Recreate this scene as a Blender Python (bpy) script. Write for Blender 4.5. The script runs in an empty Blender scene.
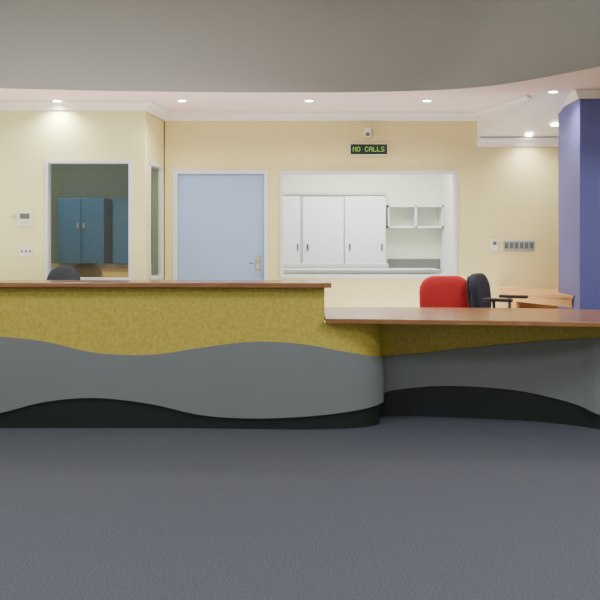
import bpy, bmesh, math
from mathutils import Vector
D=bpy.data; C=bpy.context
F=900.0; H=1.4
def PX(px,Y): return (px-300)*Y/F
def PZ(py,Y): return H-(py-240)*Y/F

# ---------------- materials ----------------
def mat(name,col,rough=0.6,noise=0.0,scale=20,bump=0.0,bscale=None,metal=0,emit=None,estr=0,stretch=None,col2=None,spec=None,detail=4):
    m=D.materials.new(name); m.use_nodes=True; nt=m.node_tree; b=nt.nodes['Principled BSDF']
    b.inputs['Base Color'].default_value=col; b.inputs['Roughness'].default_value=rough; b.inputs['Metallic'].default_value=metal
    if spec is not None: b.inputs['Specular IOR Level'].default_value=spec
    tc=nt.nodes.new('ShaderNodeTexCoord'); mp=nt.nodes.new('ShaderNodeMapping')
    nt.links.new(tc.outputs['Object'],mp.inputs['Vector'])
    if stretch: mp.inputs['Scale'].default_value=stretch
    n=nt.nodes.new('ShaderNodeTexNoise'); n.inputs['Scale'].default_value=scale; n.inputs['Detail'].default_value=detail
    nt.links.new(mp.outputs['Vector'],n.inputs['Vector'])
    if noise>0 or col2:
        r=nt.nodes.new('ShaderNodeValToRGB')
        a=col; c2=col2 or tuple(min(1,v*(1+noise)) for v in col[:3])+(1,)
        a2=tuple(v*(1-noise) for v in col[:3])+(1,) if not col2 else col
        r.color_ramp.elements[0].position=0.32; r.color_ramp.elements[1].position=0.68
        r.color_ramp.elements[0].color=a2; r.color_ramp.elements[1].color=c2
        nt.links.new(n.outputs['Fac'],r.inputs['Fac']); nt.links.new(r.outputs['Color'],b.inputs['Base Color'])
    if bump>0:
        n2=nt.nodes.new('ShaderNodeTexNoise'); n2.inputs['Scale'].default_value=bscale or scale; n2.inputs['Detail'].default_value=3
        nt.links.new(mp.outputs['Vector'],n2.inputs['Vector'])
        bp=nt.nodes.new('ShaderNodeBump'); bp.inputs['Strength'].default_value=bump; bp.inputs['Distance'].default_value=0.01
        nt.links.new(n2.outputs['Fac'],bp.inputs['Height']); nt.links.new(bp.outputs['Normal'],b.inputs['Normal'])
    if emit: b.inputs['Emission Color'].default_value=emit; b.inputs['Emission Strength'].default_value=estr
    return m
M={}
M['cream']=mat('wall_cream_paint',(0.79,0.715,0.35,1),0.7,0.015,3)
M['cream_l']=mat('wall_light_cream_paint',(0.79,0.80,0.43,1),0.7,0.015,3)
M['white']=mat('white_paint',(0.86,0.84,0.82,1),0.5,0.01,5)
M['pink']=mat('ceiling_blush_paint',(0.93,0.77,0.75,1),0.8,0.01,4)
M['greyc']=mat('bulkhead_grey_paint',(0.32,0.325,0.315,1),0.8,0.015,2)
M['carpet']=mat('carpet_blue_grey',(0.103,0.110,0.133,1),0.95,0.28,120,0.25,240,spec=0.1,detail=8)
M['olive']=mat('mustard_linoleum',(0.50,0.385,0.05,1),0.5,0,42,col2=(0.63,0.51,0.095,1),detail=8)
M['grey']=mat('grey_laminate',(0.205,0.222,0.235,1),0.33,0.015,5)
M['kick']=mat('kick_black_laminate',(0.014,0.021,0.021,1),0.35,0.1,5)
M['wood']=mat('jarrah_wood',(0.25,0.10,0.035,1),0.25,0,6,col2=(0.37,0.17,0.065,1),stretch=(0.6,9,9))
M['deskwood']=mat('desk_wood',(0.60,0.32,0.12,1),0.35,0,6,col2=(0.72,0.43,0.18,1),stretch=(0.6,9,9))
M['door']=mat('door_blue_paint',(0.34,0.47,0.76,1),0.45,0.01,3)
M['frame']=mat('frame_pale_paint',(0.70,0.73,0.80,1),0.4,0.01,5)
M['alu']=mat('aluminium',(0.6,0.62,0.63,1),0.35,0.02,30,metal=0.7)
M['steel']=mat('satin_steel',(0.45,0.45,0.46,1),0.3,0.02,30,metal=1)
M['column']=mat('column_blue_paint',(0.125,0.135,0.43,1),0.5,0.015,3)
M['red']=mat('red_fabric',(0.50,0.022,0.028,1),0.9,0.15,120,0.3,200)
M['navy']=mat('navy_fabric',(0.02,0.024,0.045,1),0.9,0.15,120,0.3,200)
M['black']=mat('black_plastic',(0.015,0.015,0.017,1),0.4,0.05,20)
M['plastic']=mat('white_plastic',(0.8,0.8,0.76,1),0.35,0.01,20)
M['lcd']=mat('lcd_screen',(0.12,0.16,0.13,1),0.2,0.02,20)
M['led']=mat('led_display_face',(0.005,0.02,0.008,1),0.3,0.02,20)
M['ledtxt']=mat('led_text',(0.3,0.6,0.05,1),0.5,emit=(0.45,0.9,0.15,1),estr=0.7)
M['cab']=mat('white_cabinet',(0.80,0.79,0.82,1),0.35,0.01,5)
M['bench']=mat('pale_grey_benchtop',(0.50,0.51,0.52,1),0.35,0.03,15)
M['darkpull']=mat('dark_pull',(0.05,0.05,0.05,1),0.8,0.02,5)  # plain dark finish of the office cupboard pulls
M['slate']=mat('slate_splashback',(0.12,0.12,0.12,1),0.4,0.1,10)
M['locker']=mat('blue_locker',(0.06,0.20,0.40,1),0.4,0.02,4)
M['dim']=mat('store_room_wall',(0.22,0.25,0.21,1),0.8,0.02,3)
M['peach']=mat('peach_panel',(0.85,0.62,0.42,1),0.7,0.02,3)
M['officew']=mat('office_wall_white',(0.82,0.83,0.66,1),0.7,0.01,3)
M['lamp']=mat('lamp_lens',(1,1,1,1),0.4,emit=(1,0.92,0.84,1),estr=25)
M['panel']=mat('ceiling_light_diffuser',(1,1,1,1),0.4,emit=(0.9,0.95,1,1),estr=1.0)
def glass():
    m=D.materials.new('window_glass'); m.use_nodes=True; nt=m.node_tree; nt.nodes.clear()
    o=nt.nodes.new('ShaderNodeOutputMaterial'); t=nt.nodes.new('ShaderNodeBsdfTransparent'); g=nt.nodes.new('ShaderNodeBsdfGlossy')
    g.inputs['Roughness'].default_value=0.02; t.inputs['Color'].default_value=(0.93,0.96,0.95,1)
    x=nt.nodes.new('ShaderNodeMixShader'); x.inputs[0].default_value=0.07
    nt.links.new(t.outputs[0],x.inputs[1]); nt.links.new(g.outputs[0],x.inputs[2]); nt.links.new(x.outputs[0],o.inputs['Surface'])
    return m
M['glass']=glass()

# ---------------- helpers ----------------
def mk(name,bm,m,parent=None,smooth=False,bevel=0,seg=2):
    bmesh.ops.recalc_face_normals(bm,faces=bm.faces)
    me=D.meshes.new(name); bm.to_mesh(me); bm.free()
    o=D.objects.new(name,me); C.scene.collection.objects.link(o)
    if m: me.materials.append(M[m] if isinstance(m,str) else m)
    if smooth:
        for p in me.polygons: p.use_smooth=True
    if bevel>0:
        b=o.modifiers.new('bevel','BEVEL'); b.width=bevel; b.segments=seg; b.limit_method='ANGLE'
    if parent: o.parent=parent
    return o
def addbox(bm,x0,x1,y0,y1,z0,z1):
    v=[bm.verts.new((x,y,z)) for x in (x0,x1) for y in (y0,y1) for z in (z0,z1)]
    for f in ((0,1,3,2),(4,6,7,5),(0,4,5,1),(2,3,7,6),(0,2,6,4),(1,5,7,3)): bm.faces.new([v[i] for i in f])
def box(name,x0,x1,y0,y1,z0,z1,m,parent=None,bevel=0,seg=2):
    bm=bmesh.new(); addbox(bm,x0,x1,y0,y1,z0,z1); return mk(name,bm,m,parent,False,bevel,seg)
def boxes(name,L,m,parent=None,bevel=0):
    bm=bmesh.new()
    for b in L: addbox(bm,*b)
    return mk(name,bm,m,parent,False,bevel)
def cyl(name,p0,p1,r,m,parent=None,seg=24,r2=None,bevel=0):
    p0=Vector(p0);p1=Vector(p1); d=p1-p0; bm=bmesh.new()
    bmesh.ops.create_cone(bm,cap_ends=True,segments=seg,radius1=r,radius2=r if r2 is None else r2,depth=d.length)
    q=d.to_track_quat('Z','Y').to_matrix().to_4x4()
    bm.transform(q); bmesh.ops.translate(bm,verts=bm.verts,vec=(p0+p1)/2)
    o=mk(name,bm,m,parent,False,bevel)
    for p in o.data.polygons: p.use_smooth=len(p.vertices)==4
    return o
def prism(name,pts,z0,z1,m,parent=None,bevel=0):
    zf=z0 if callable(z0) else (lambda x,y:z0)
    bm=bmesh.new(); b=[bm.verts.new((x,y,zf(x,y))) for x,y in pts]; t=[bm.verts.new((x,y,z1)) for x,y in pts]
    bm.faces.new(b[::-1]); bm.faces.new(t)
    n=len(pts)
    for i in range(n): bm.faces.new((b[i],b[(i+1)%n],t[(i+1)%n],t[i]))
    return mk(name,bm,m,parent,False,bevel)
def empty(name,loc=(0,0,0),rz=0):
    e=D.objects.new(name,None); e.location=loc; e.rotation_euler=(0,0,rz); e.empty_display_size=0.2
    C.scene.collection.objects.link(e); return e
def catmull(P,n=10):
    out=[]; L=len(P); k=len(P[0])
    for i in range(L-1):
        a=P[max(i-1,0)];b=P[i];c=P[i+1];d=P[min(i+2,L-1)]
        for j in range(n):
            t=j/n
            out.append(tuple(0.5*((2*b[q])+(-a[q]+c[q])*t+(2*a[q]-5*b[q]+4*c[q]-d[q])*t*t+(-a[q]+3*b[q]-3*c[q]+d[q])*t**3) for q in range(k)))
    out.append(tuple(P[-1])); return out
def sweep(name,path,prof,m,parent=None):
    bm=bmesh.new(); rows=[]; n=len(path)
    for i,(x,y) in enumerate(path):
        ds=[]
        if i>0: d=Vector((x-path[i-1][0],y-path[i-1][1])).normalized(); ds.append(d)
        if i<n-1: d=Vector((path[i+1][0]-x,path[i+1][1]-y)).normalized(); ds.append(d)
        ns=[Vector((d.y,-d.x)) for d in ds]
        if len(ns)==2:
            nn=(ns[0]+ns[1]).normalized(); nn=nn/max(0.35,nn.dot(ns[0]))
        else: nn=ns[0]
        rows.append([bm.verts.new((x+nn.x*o,y+nn.y*o,z)) for o,z in prof])
    k=len(prof)
    for i in range(n-1):
        for j in range(k):
            bm.faces.new((rows[i][j],rows[i+1][j],rows[i+1][(j+1)%k],rows[i][(j+1)%k]))
    bm.faces.new(rows[0]); bm.faces.new(rows[-1][::-1])
    return mk(name,bm,m,parent)

YB=9.18; YL=8.46; ZC=2.7; ZT=3.8
XL=-5.0; XR=5.0
# ---------------- floor -------------
box('floor',XL,XR,-2.0,12.2,-0.1,0,'carpet')
# ---------------- outer walls ---------
box('wall_left',XL-0.1,XL,-2,12.2,0,ZT,'cream_l')
box('wall_right',XR,XR+0.1,-2,12.2,0,ZT,'cream')
box('wall_front',XL,XR,-2.1,-2,0,ZT,'white')
box('ceiling_lobby',XL,XR,-2.0,9.3,ZT,ZT+0.1,'white')
# back wall with window and door
wx0,wx1,wz0,wz1=PX(280,YB),PX(457,YB),PZ(278,YB),PZ(171,YB)
dx0,dx1,dz=PX(173,YB),PX(268,YB),PZ(170,YB)
xret=PX(165,YB)
boxes('wall_back',[(xret-0.0,dx0,YB,YB+0.12,0,ZC),(dx0,dx1,YB,YB+0.12,dz,ZC),(dx1,wx0,YB,YB+0.12,0,ZC),
  (wx0,wx1,YB,YB+0.12,0,wz0),(wx0,wx1,YB,YB+0.12,wz1,ZC),(wx1,XR,YB,YB+0.12,0,ZC)],'cream')
# left nib wall with window
xn=PX(145,YL)
lx0,lx1,lz0,lz1=PX(45,YL),PX(132,YL),PZ(281,YL),PZ(160,YL)
boxes('wall_nib',[(XL,lx0,YL,YL+0.1,0,ZC),(lx1,xn,YL,YL+0.1,0,ZC),(lx0,lx1,YL,YL+0.1,0,lz0),(lx0,lx1,YL,YL+0.1,lz1,ZC)],'cream_l')
# return wall with narrow window (slightly splayed)
def lerp(a,b,t): return a+(b-a)*t
A=(xn,YL+0.1);B=(xret,YB+0.12)
def ret(t0,t1,z0,z1,bm,off0=0,off1=-0.1):
    d=Vector((B[0]-A[0],B[1]-A[1])).normalized(); nn=Vector((d.y,-d.x))
    p=[]
    for t,o in ((t0,off0),(t1,off0),(t1,off1),(t0,off1)):
        p.append((lerp(A[0],B[0],t)+nn.x*o,lerp(A[1],B[1],t)+nn.y*o))
    b=[bm.verts.new((x,y,z0)) for x,y in p]; tt=[bm.verts.new((x,y,z1)) for x,y in p]
    bm.faces.new(b[::-1]);bm.faces.new(tt)
    for i in range(4): bm.faces.new((b[i],b[(i+1)%4],tt[(i+1)%4],tt[i]))
bm=bmesh.new(); ta,tb=0.10,0.74
ret(0,ta,0,ZC,bm);ret(tb,1,0,ZC,bm);ret(ta,tb,0,lz0,bm);ret(ta,tb,lz1,ZC,bm)
mk('wall_return',bm,'cream')
w=empty('window_1')
bm=bmesh.new()
ret(ta,ta+0.04,lz0,lz1,bm,0.012,-0.11);ret(tb-0.04,tb,lz0,lz1,bm,0.012,-0.03);ret(ta,tb,lz1-0.03,lz1,bm,0.012,-0.11);ret(ta,tb,lz0,lz0+0.03,bm,0.012,-0.11)
mk('frame',bm,'frame',w)
bm=bmesh.new(); ret(tb-0.01,tb,lz0+0.03,lz1-0.03,bm,-0.03,-0.1); mk('jamb_lining',bm,'dim',w)
bm=bmesh.new(); ret(ta+0.04,tb-0.04,lz0+0.03,lz1-0.03,bm,-0.012,-0.018); mk('glass_pane',bm,'glass',w)
def window(name,x0,x1,z0,z1,y,fw,m,proud=0.015,dep=0.12):
    w=empty(name)
    boxes('frame',[(x0,x0+fw,y-proud,y+dep,z0,z1),(x1-fw,x1,y-proud,y+dep,z0,z1),(x0+fw,x1-fw,y-proud,y+dep,z1-fw,z1),(x0+fw,x1-fw,y-proud,y+dep,z0,z0+fw)],m,w,0.003)
    box('glass_pane',x0+fw,x1-fw,y+0.05,y+0.056,z0+fw,z1-fw,'glass',w)
    return w
window('window_2',lx0,lx1,lz0,lz1,YL,0.03,'frame',dep=0.1)
window('window_3',wx0,wx1,wz0,wz1,YB,0.03,'frame')
# door
d=empty('door_1'); fw=0.048
boxes('architrave',[(dx0,dx0+fw,YB-0.015,YB+0.12,0,dz),(dx1-fw+0.008,dx1,YB-0.015,YB+0.12,0,dz),(dx0+fw,dx1-fw+0.008,YB-0.015,YB+0.12,dz-fw+0.01,dz)],'frame',d,0.004)
box('leaf',dx0+fw+0.003,dx1-fw+0.005,YB+0.02,YB+0.06,0.01,dz-fw+0.006,'door',d,0.002)
hx=PX(258,YB);hz=PZ(263,YB)
box('handle_plate',hx-0.022,hx+0.022,YB+0.010,YB+0.021,hz-0.07,hz+0.07,'steel',d,0.004)
cyl('handle_spindle',(hx,YB+0.012,hz),(hx,YB-0.045,hz),0.011,'steel',d)
cyl('handle_lever',(hx+0.008,YB-0.045,hz),(hx-0.085,YB-0.045,hz),0.009,'steel',d)
cyl('lock_cylinder',(hx,YB+0.012,hz+0.045),(hx,YB+0.003,hz+0.045),0.012,'steel',d)

# ---------------- low ceiling + curved bulkhead -----------
fp=[(-60,87),(0,88),(60,89.5),(140,91),(240,92),(330,92),(400,91),(450,89),(490,85.5),(530,79.5),(565,73),(600,66),(640,58)]
cv=[(XL,7.6),(-3.6,7.62)]
for px,py in fp:
    Y=F*(ZC-H)/(240-py); cv.append((PX(px,Y),Y))
cv.append((3.6,6.0)); cv.append((4.3,5.7)); cv.append((XR,5.6))
cur=catmull(cv,8)
prism('ceiling_reception',cur+[(XR,12.2),(XL,12.2)],ZC,ZC+0.06,'pink')
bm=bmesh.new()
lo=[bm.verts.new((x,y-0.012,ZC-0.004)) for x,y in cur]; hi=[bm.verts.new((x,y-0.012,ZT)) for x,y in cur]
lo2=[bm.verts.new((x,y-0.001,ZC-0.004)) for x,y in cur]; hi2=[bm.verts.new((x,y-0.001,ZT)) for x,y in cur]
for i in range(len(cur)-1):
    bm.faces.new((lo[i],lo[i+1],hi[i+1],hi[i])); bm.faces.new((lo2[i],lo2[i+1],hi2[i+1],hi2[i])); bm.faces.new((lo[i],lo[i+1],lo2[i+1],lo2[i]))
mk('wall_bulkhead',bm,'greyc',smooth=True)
# raked soffit right rear
ZS=2.43; SL=0.208
def zs(x,y): return ZS+SL*(YB-y)
SA=(PX(477,YB),YB); SB=(2.12,7.90); SC=(2.44,7.90)
prism('ceiling_soffit',[SA,SB,SC,(XR,7.90),(XR,YB)],zs,ZC-0.0005,'white')
cp=[(0,0),(0.085,0),(0.08,-0.02),(0.04,-0.045),(0.02,-0.08),(0,-0.085)]
def corn(name,path,zc): sweep(name,path,[(o,zc+z) for o,z in cp],'white')
corn('trim_1',[(XL,YL),(xn,YL),(xret,YB),SA],ZC-0.001)
t=0.86; SE=(lerp(SA[0],SB[0],t),lerp(SA[1],SB[1],t))
sweep('trim_2',[SA,SE],[(o,ZC-0.003+z) for o,z in [(0,0),(0.05,0),(0.045,-0.012),(0.015,-0.03),(0,-0.034)]],'white')
corn('trim_3',[SA,(XR,YB)],ZS+0.005)
box('baseboard_back',xret+0.0,dx0,YB-0.012,YB,0,0.1,'white'); box('baseboard_rear',dx1,XR,YB-0.012,YB,0,0.1,'white')
# column
cx0=2.425
col=empty('column')
box('shaft',cx0,3.03,7.8,8.45,0,ZC-0.002,'column',col,0.004)
sweep('capital_trim',[(cx0,8.45),(cx0,7.8),(3.03,7.8),(3.03,8.45)],[(0.0,ZC-0.003),(0.05,ZC-0.003),(0.045,ZC-0.03),(0.015,ZC-0.075),(0.0,ZC-0.075)],'white',col)

# ---------------- office beyond window -------------
YO=12.0
box('wall_office_back',-1.3,2.0,YO,YO+0.1,0,ZC,'officew')
box('wall_office_right',1.87,1.95,YB+0.13,YO,0,ZC,'white')
box('wall_office_left',-1.36,-1.28,YB+0.13,12.1,0,ZC,'officew')
cb=empty('storage_cupboard')
yc=11.55
def ox(p,Y=yc): return PX(p,Y)
box('carcass',ox(281)-0.25,ox(386),yc+0.02,YO-0.002,0,PZ(193,yc),'cab',cb)
for i,(a,b) in enumerate([(250,300),(303,343.5),(345,385)]):
    box('panel_%d'%i,ox(a),ox(b),yc-0.005+0.01*(i%2),yc+0.016+0.004,0.05,PZ(196,yc),'cab',cb,0.003)
boxes('gap_lines',[(ox(300.3),ox(302.6),yc+0.012,yc+0.021,0.05,PZ(196,yc)),(ox(343.5),ox(344.8),yc+0.012,yc+0.021,0.05,PZ(196,yc))],'alu',cb)
box('head_rail',ox(281)-0.25,ox(387),yc-0.02,yc+0.02,PZ(195,yc),PZ(192.5,yc),'alu',cb)
for p in (297,307,349,381): box('pull_%d'%p,ox(p),ox(p+1.6),yc-0.02,yc+0.0,PZ(250,yc),PZ(244,yc),'darkpull',cb)
sh=empty('wall_shelf')
def oz(p): return PZ(p,11.7)
X0,X1=PX(388,11.7),1.865
boxes('shelf_boards',[(X0,X1,11.7,YO-0.002,oz(207),oz(205)),(X0,X1,11.7,YO-0.002,oz(228),oz(226)),(X0,X0+.02,11.7,YO-.002,oz(228),oz(205)),(X1-.02,X1,11.7,YO-.002,oz(228),oz(205)),(PX(415,11.7),PX(417,11.7),11.7,YO-.002,oz(228),oz(205))],'cab',sh)
kb=empty('kitchen_bench')
box('splashback',PX(388,11.9),1.866,11.97,YO-0.002,0.98,PZ(259,11.9),'slate',kb)
box('benchtop',PX(388,11.5),1.866,11.4,11.968,0.94,0.98,'cab',kb,0.004)
box('base_cabinet',PX(388,11.5),1.866,11.45,11.9,0,0.939,'cab',kb)
ob=empty('office_bench')
box('top',wx0+0.01,PX(440,9.5),9.36,9.95,1.055,1.09,'bench',ob,0.005)
box('rear_upstand',wx0+0.01,PX(388,9.95),9.90,9.95,1.091,1.14,'cab',ob,0.005)
boxes('front_panel',[(wx0+0.02,PX(438,9.5),9.40,9.43,0,1.054),(wx0+0.02,wx0+0.05,9.44,9.9,0,1.054),(1.3,1.33,9.44,9.9,0,1.054)],'cab',ob)

# ---------------- store room behind left window ------------
YR=10.6
box('wall_store_back',XL,-1.37,YR,YR+0.1,0,ZC,'dim')
lk=empty('blue_cupboard')
def rx(p): return PX(p,YR-0.4)
def rz(p): return PZ(p,YR-0.4)
yf=YR-0.4
box('carcass',rx(58),rx(104),yf+0.02,YR-0.002,rz(264),rz(198),'locker',lk)
for i,(a,b) in enumerate([(58,80.5),(81.5,104)]):
    box('door_leaf_%d'%i,rx(a),rx(b),yf,yf+0.02,rz(263.5),rz(198.5),'locker',lk,0.004)
boxes('handles',[(rx(77),rx(79),yf-0.02,yf,rz(228),rz(223)),(rx(83),rx(85),yf-0.02,yf,rz(228),rz(223))],'alu',lk)
l2=empty('blue_cupboard')
box('carcass',rx(113),rx(137),yf+0.02,YR-0.002,rz(264),rz(198),'locker',l2)
box('door_leaf',rx(113),rx(137),yf,yf+0.02,rz(263.5),rz(198.5),'locker',l2,0.004)
sb=empty('store_bench')
box('upstand',-4.2,-1.5,yf+0.15,YR-0.002,0.9,rz(264)-0.002,'peach',sb)
box('worktop',-4.2,-1.5,yf+0.05,YR-0.002,0.86,0.899,'deskwood',sb)
box('base',-4.2,-1.5,yf+0.1,YR-0.002,0,0.859,'peach',sb)

# ---------------- reception counter ----------------
ct=empty('reception_counter')
cp_=[(-330,6.67,352,402),(-240,6.67,352,416),(-150,6.67,342,424),(-60,6.67,335,424),(0,6.67,337,413),(45,6.67,342,402),(95,6.67,353,398),(150,6.67,355,404),(200,6.66,348,415),(250,6.64,342,418.5),(300,6.62,344,417),(340,6.64,351,413),(368,6.71,355.5,408),(382,6.82,357.5,403)]
P=[(PX(a,y),y,PZ(g,y),PZ(b,y)) for a,y,g,b in cp_]
P+=[(0.645,6.94,0.48,0.155),(0.655,7.06,0.48,0.19)]
P+=[(0.72,7.13,PZ(356,7.12),PZ(391,7.12))]
for a,y,g,b in [(412,7.13,354.5,388),(440,7.09,351,386),(480,7.03,347,387),(520,6.95,343,391),(555,6.84,340,398.5),(580,6.73,339,406),(600,6.62,338,415),(640,6.48,337,424),(720,6.40,345,420),(800,6.38,352,405)]:
    P.append((PX(a,y),y,PZ(g,y),PZ(b,y)))
K=catmull(P,12)
def nrm(i):
    a=K[max(i-1,0)];b=K[min(i+1,len(K)-1)]
    d=Vector((b[0]-a[0],b[1]-a[1])).normalized(); return Vector((d.y,-d.x))
NR=[nrm(i) for i in range(len(K))]
def strip(name,i0,i1,o0,o1,zb,zt,m,bevel=0):
    bm=bmesh.new(); R=[]
    for i in range(i0,i1):
        x,y=K[i][0],K[i][1]; n=NR[i]; b=zb(i);t=zt(i)
        R.append([bm.verts.new((x+n.x*o,y+n.y*o,z)) for o,z in ((o0,b),(o0,t),(o1,t),(o1,b))])
    for i in range(len(R)-1):
        for j in range(4): bm.faces.new((R[i][j],R[i+1][j],R[i+1][(j+1)%4],R[i][(j+1)%4]))
    bm.faces.new(R[0]);bm.faces.new(R[-1][::-1])
    o=mk(name,bm,m,ct,True)
    e=o.modifiers.new('es','EDGE_SPLIT'); e.split_angle=math.radians(35)
    return o
XH=0.187
kh=max(i for i in range(len(K)) if K[i][0]<=XH and i<13*12)
N=len(K)
strip('wave_panel',0,N,0.0,-0.028,lambda i:K[i][3],lambda i:K[i][2],'grey')
strip('kick_panel',0,N,-0.03,-0.045,lambda i:0.0,lambda i:0.36,'kick')
strip('front_panel_high',0,kh+1,-0.028,-0.055,lambda i:0.37,lambda i:1.042,'olive')
strip('front_panel_low',kh,N,-0.028,-0.055,lambda i:0.37,lambda i:0.788,'olive')
XLc=K[0][0]; XRc=K[-1][0]
box('high_body',max(XLc,XL+.02),XH-0.003,6.765,7.0,0.02,1.043,'olive',ct)
pts=[(K[i][0]+NR[i].x*0.05,K[i][1]+NR[i].y*0.05) for i in range(0,kh+1) ]
xe=PX(331.5,6.57)
pts=[p for p in pts if p[0]<xe]+[(xe,6.57)]
prism('high_top',pts+[(xe,7.05),(pts[0][0],7.05)],1.05,1.086,'wood',ct,0.004)
fr=catmull([(XH,6.58),(0.45,6.56),(0.7,6.52),(1.29,6.44),(1.8,6.36),(2.1,6.31),(2.6,6.22),(3.3,6.15),(XRc,6.12)],8)
bk=[(XRc,7.15),(2.9,7.3),(2.3,7.5),(1.6,7.64),(0.9,7.72),(XH,7.74)]
bk=catmull(bk,6)
prism('low_top',fr+bk,0.789,0.824,'wood',ct,0.004)
box('staff_worktop',max(XLc,XL+.02),XH-0.003,7.002,7.6,0.715,0.745,'wood',ct)
boxes('gable_supports',[(-4.2,-4.17,7.01,7.55,0,0.714),(-2.4,-2.37,7.01,7.55,0,0.714),(-0.6,-0.57,7.01,7.55,0,0.714),(0.35,0.38,7.0,7.6,0,0.788),(2.25,2.28,7.1,7.35,0,0.788)],'cab',ct)

# ---------------- side desk ----------------
sd=empty('side_desk'); zd=0.91
dA=(PX(498,9.0),9.0); dB=(2.415,7.95)
prism('desk_top',[(PX(497,9.16),9.16),dA,dB,(2.42,8.47),(4.6,8.47),(4.6,9.16)],zd-0.03,zd,'deskwood',sd,0.003)
prism('front_apron',[(dA[0]+0.06,dA[1]-0.04),(dB[0]-0.003,dB[1]+0.04),(dB[0]-0.003,dB[1]+0.08),(dA[0]+0.08,dA[1]-0.02)],zd-0.11,zd-0.031,'deskwood',sd)
boxes('desk_gables',[(2.15,2.18,8.95,9.12,0,zd-.031),(4.5,4.54,8.5,9.1,0,zd-.031)],'deskwood',sd)
box('modesty_panel',2.19,4.49,9.10,9.13,0.3,zd-.031,'deskwood',sd)
# ---------------- chairs ----------------
def pad(name,w,h,t,m,parent,loc,rot=(0,0,0),r=0.1,curve=0.0):
    bm=bmesh.new(); n=8; pts=[]
    for cx,cz,a0 in ((w/2-r,h/2-r,0),(-w/2+r,h/2-r,90),(-w/2+r,-h/2+r,180),(w/2-r,-h/2+r,270)):
        for k in range(n+1):
            a=math.radians(a0+90*k/n); pts.append((cx+r*math.cos(a),cz+r*math.sin(a)))
    rings=[]
    for s,y in ((0.55,-t*0.5),(0.88,-t*0.46),(0.97,-t*0.3),(1,0),(0.97,t*0.3),(0.88,t*0.46),(0.55,t*0.5)):
        rings.append([bm.verts.new((x*s,y-curve*(x*s)**2,z*s)) for x,z in pts])
    for a,b in zip(rings,rings[1:]):
        for i in range(len(pts)): bm.faces.new((a[i],a[(i+1)%len(pts)],b[(i+1)%len(pts)],b[i]))
    bm.faces.new(rings[0][::-1]);bm.faces.new(rings[-1])
    o=mk(name,bm,m,parent,True); o.location=loc; o.rotation_euler=rot; return o
def chair(x,y,rz,m,top,w=0.47,bh=0.42,seat=0.5,arms=False,mb='black'):
    e=empty('office_chair',(x,y,0),rz)
    for i in range(5):
        a=math.radians(72*i+18); cx,cy=0.28*math.cos(a),0.28*math.sin(a)
        cyl('leg_%d'%i,(0,0,0.1),(cx,cy,0.075),0.024,'black',e,12,0.016)
        cyl('castor_%d'%i,(cx-0.02,cy,0.028),(cx+0.02,cy,0.028),0.028,'black',e,16)
    cyl('gas_lift',(0,0,0.08),(0,0,seat-0.06),0.025,'black',e,16)
    box('seat_plate',-0.12,0.12,-0.12,0.12,seat-0.065,seat-0.045,'black',e)
    pad('seat',0.48,0.46,0.09,m,e,(0,0,seat),(math.radians(90),0,0),0.12)
    zb=top-bh/2
    pad('backrest',w,bh,0.08,m,e,(0,0.24,zb),(math.radians(-6),0,0),0.15,curve=0.5)
    pad('back_shell',w-0.05,bh-0.05,0.03,mb,e,(0,0.29,zb),(math.radians(-6),0,0),0.13,curve=0.5)
    cyl('back_bar',(0,0.1,seat-0.05),(0,0.30,seat-0.05),0.018,'black',e,12)
    cyl('back_stem',(0,0.30,seat-0.06),(0,0.305,zb),0.018,'black',e,12)
    if arms:
        for s in (-1,1):
            cyl('arm_post_%d'%s,(s*0.2,0.02,seat-0.05),(s*0.27,0.02,top-0.24),0.015,'black',e,12)
            box('arm_pad_%d'%s,s*0.27-0.03,s*0.27+0.03,-0.15,0.12,top-0.24,top-0.21,'black',e,0.012)
    return e
chair(1.355,8.1,0.05,'red',1.07,seat=0.5,w=0.49)
chair(1.86,8.2,math.radians(62),'navy',1.095,seat=0.52,arms=True,mb='navy')
chair(-2.25,7.9,math.radians(-30),'navy',1.17,w=0.37,bh=0.42,seat=0.55,mb='navy')

# ---------------- small wall fixtures ----------------
sg=empty('led_sign')
sx0,sx1,sz0,sz1=PX(349.5,YB),PX(387.5,YB),PZ(155.5,YB),PZ(144,YB)
box('housing',sx0,sx1,YB-0.05,YB-0.001,sz0,sz1,'plastic',sg,0.004)
box('display_face',sx0+0.008,sx1-0.008,YB-0.053,YB-0.0495,sz0+0.008,sz1-0.008,'led',sg)
FT={'N':["10001","11001","10101","10011","10001","10001","10001"],'O':["01110","10001","10001","10001","10001","10001","01110"],
'C':["01110","10001","10000","10000","10000","10001","01110"],'A':["01110","10001","10001","11111","10001","10001","10001"],
'L':["10000","10000","10000","10000","10000","10000","11111"],'S':["01111","10000","10000","01110","00001","00001","11110"]}
bm=bmesh.new(); p=0.0068; tx=sx0+0.032; tz=(sz0+sz1)/2+3.5*p
for k,ch in enumerate("NO CALLS"):
    if ch==' ': continue
    for r,row in enumerate(FT[ch]):
        for c,v in enumerate(row):
            if v=='1':
                x=tx+(k*6+c)*p; z=tz-r*p; addbox(bm,x,x+p*0.75,YB-0.0555,YB-0.0532,z-p*0.75,z)
mk('led_characters',bm,'ledtxt',sg)
sn=empty('motion_sensor')
box('body',PX(364,YB),PX(371,YB),YB-0.045,YB-0.001,PZ(138,YB),PZ(128,YB),'plastic',sn,0.01)
box('lens',PX(365.5,YB),PX(369.5,YB),YB-0.049,YB-0.0445,PZ(136.5,YB),PZ(133,YB),'lcd',sn,0.002)
th=empty('thermostat')
box('body',PX(18,YL),PX(33,YL),YL-0.025,YL-0.001,PZ(226,YL),PZ(211,YL),'plastic',th,0.006)
box('screen',PX(20.5,YL),PX(30.5,YL),YL-0.027,YL-0.0245,PZ(219,YL),PZ(213.5,YL),'lcd',th)
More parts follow.
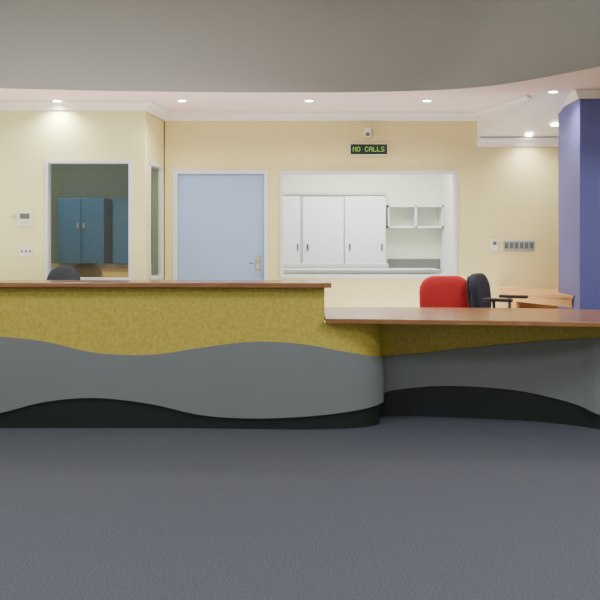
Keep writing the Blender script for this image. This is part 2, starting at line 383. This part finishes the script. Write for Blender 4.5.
boxes('buttons',[(PX(21+3.4*i,YL),PX(23+3.4*i,YL),YL-0.028,YL-0.0245,PZ(223.5,YL),PZ(221.8,YL)) for i in range(3)],'alu',th)
dk=empty('wall_sensor'); cyl('base',(PX(13.5,YL),YL-0.001,PZ(216,YL)),(PX(13.5,YL),YL-0.02,PZ(216,YL)),0.018,'alu',dk)
cyl('knob',(PX(13.5,YL),YL-0.02,PZ(216,YL)),(PX(13.5,YL),YL-0.03,PZ(216,YL)),0.009,'plastic',dk)
po=empty('power_outlet')
box('plate',PX(19,YL),PX(32.5,YL),YL-0.01,YL-0.001,PZ(256,YL),PZ(246.5,YL),'plastic',po,0.003)
boxes('slots',[(PX(21.5+4*i,YL),PX(23+4*i,YL),YL-0.0115,YL-0.0095,PZ(252.5,YL),PZ(250,YL)) for i in range(3)],'black',po)
ic=empty('intercom')
box('plate',PX(490.5,YB),PX(498,YB),YB-0.02,YB-0.001,PZ(251,YB),PZ(239.5,YB),'plastic',ic,0.004)
box('speaker',PX(492.3,YB),PX(496.2,YB),YB-0.022,YB-0.0195,PZ(245,YB),PZ(241.5,YB),'lcd',ic)
sw=empty('switch_panel')
box('plate',PX(503,YB),PX(534.5,YB),YB-0.012,YB-0.001,PZ(250.5,YB),PZ(240.5,YB),'alu',sw,0.002)
for i in range(6):
    x=PX(504.5+5*i,YB); box('switch_%d'%i,x,x+0.036,YB-0.016,YB-0.0115,PZ(248.5,YB),PZ(242.5,YB),'lcd',sw,0.002)

# ---------------- lights ----------------
WC=(1,0.91,0.78)
def spot(name,x,y,z,e,col=WC,size=150,r=0.05,parent=None):
    l=D.lights.new(name,'SPOT'); l.energy=e; l.color=col; l.spot_size=math.radians(size); l.spot_blend=1.0; l.shadow_soft_size=r
    o=D.objects.new(name,l); o.location=(x,y,z); C.scene.collection.objects.link(o); o.parent=parent; return o
def downlight(px,py,zc,e,col=WC,X=None,Y=None):
    if Y is None:
        Y=F*(zc-H)/(240-py); X=PX(px,Y)
    g=empty('downlight')
    bm=bmesh.new(); n=24; R=[]
    for r,z in ((0.036,zc-0.001),(0.05,zc-0.001),(0.05,zc-0.006),(0.038,zc-0.008)):
        R.append([bm.verts.new((X+r*math.cos(2*math.pi*k/n),Y+r*math.sin(2*math.pi*k/n),z)) for k in range(n)])
    for a in range(4):
        A_,B_=R[a],R[(a+1)%4]
        for k in range(n): bm.faces.new((A_[k],A_[(k+1)%n],B_[(k+1)%n],B_[k]))
    mk('trim_ring',bm,'plastic',g,True)
    cyl('lens',(X,Y,zc-0.001),(X,Y,zc-0.012),0.036,'lamp',g)
    spot('lamp',X,Y,zc-0.03,e,col,parent=g)
E=64
for px in (57,182,309,427): downlight(px,100,ZC,E,WC if px>100 else (0.98,0.95,0.78))
downlight(553,91,ZC,E*0.7)
def soffit_light(px,py,e):
    k=240-py; Y=F*(ZS-H+SL*YB)/(k+F*SL); z=zs(0,Y)
    downlight(0,0,z-0.008,e,X=PX(px,Y),Y=Y)
soffit_light(529,134,E*0.4); soffit_light(555,124,E*0.4)
downlight(0,0,ZC,E,X=-3.4,Y=7.95); downlight(0,0,ZC,E*0.6,X=3.6,Y=7.2)

def area(name,x,y,z,sx,sy,e,col,up=False):
    l=D.lights.new(name,'AREA'); l.shape='RECTANGLE'; l.size=sx; l.size_y=sy; l.energy=e; l.color=col
    o=D.objects.new(name,l); o.location=(x,y,z); C.scene.collection.objects.link(o)
    if up: o.rotation_euler=(math.pi,0,0)
    return o
def troffer(x,y,z,sx,sy,e,col):
    g=empty('ceiling_light')
    box('diffuser',x-sx/2,x+sx/2,y-sy/2,y+sy/2,z-0.03,z-0.001,'panel',g)
    a=area('tube',x,y,z-0.035,sx,sy,e,col); a.parent=g
cool=(0.91,0.94,1.0)
troffer(-2.5,1.0,ZT,1.2,1.2,95,cool); troffer(-2.5,3.9,ZT,1.2,1.2,78,cool)
troffer(2.5,1.0,ZT,1.2,1.2,105,cool); troffer(2.5,3.9,ZT,1.2,1.2,98,cool)
troffer(0.7,10.5,ZC,1.5,1.2,112,(0.98,1,0.93))
troffer(-2.8,9.5,ZC,0.6,0.6,10,(0.9,1,1))
def fill_uplight(x,y,z,sx,sy,e):  # added fill: upward area light to brighten the low ceiling
    g=empty('added_fill_uplight')
    box('housing',x-sx/2,x+sx/2,y-sy/2,y+sy/2,z,z+0.05,'alu',g,0.004)  # invented box that dresses the fill light
    a=area('tube',x,y,z+0.055,sx*0.96,sy*0.9,e,(1,0.91,0.83),True); a.parent=g
fill_uplight(-2.0,7.2,0.746,3.6,0.12,66)
fill_uplight(1.0,8.75,0.0,2.0,0.12,42)  # second added fill, hidden on the floor behind the low counter
w=D.worlds.new('world'); C.scene.world=w; w.use_nodes=True; w.node_tree.nodes['Background'].inputs[0].default_value=(0.5,0.55,0.6,1); w.node_tree.nodes['Background'].inputs[1].default_value=0.15

cam=D.cameras.new('camera'); co=D.objects.new('camera',cam); C.scene.collection.objects.link(co)
co.location=(0,0,H); co.rotation_euler=(math.radians(90),0,0); cam.sensor_width=36; cam.lens=54; cam.shift_y=-0.1
C.scene.camera=co
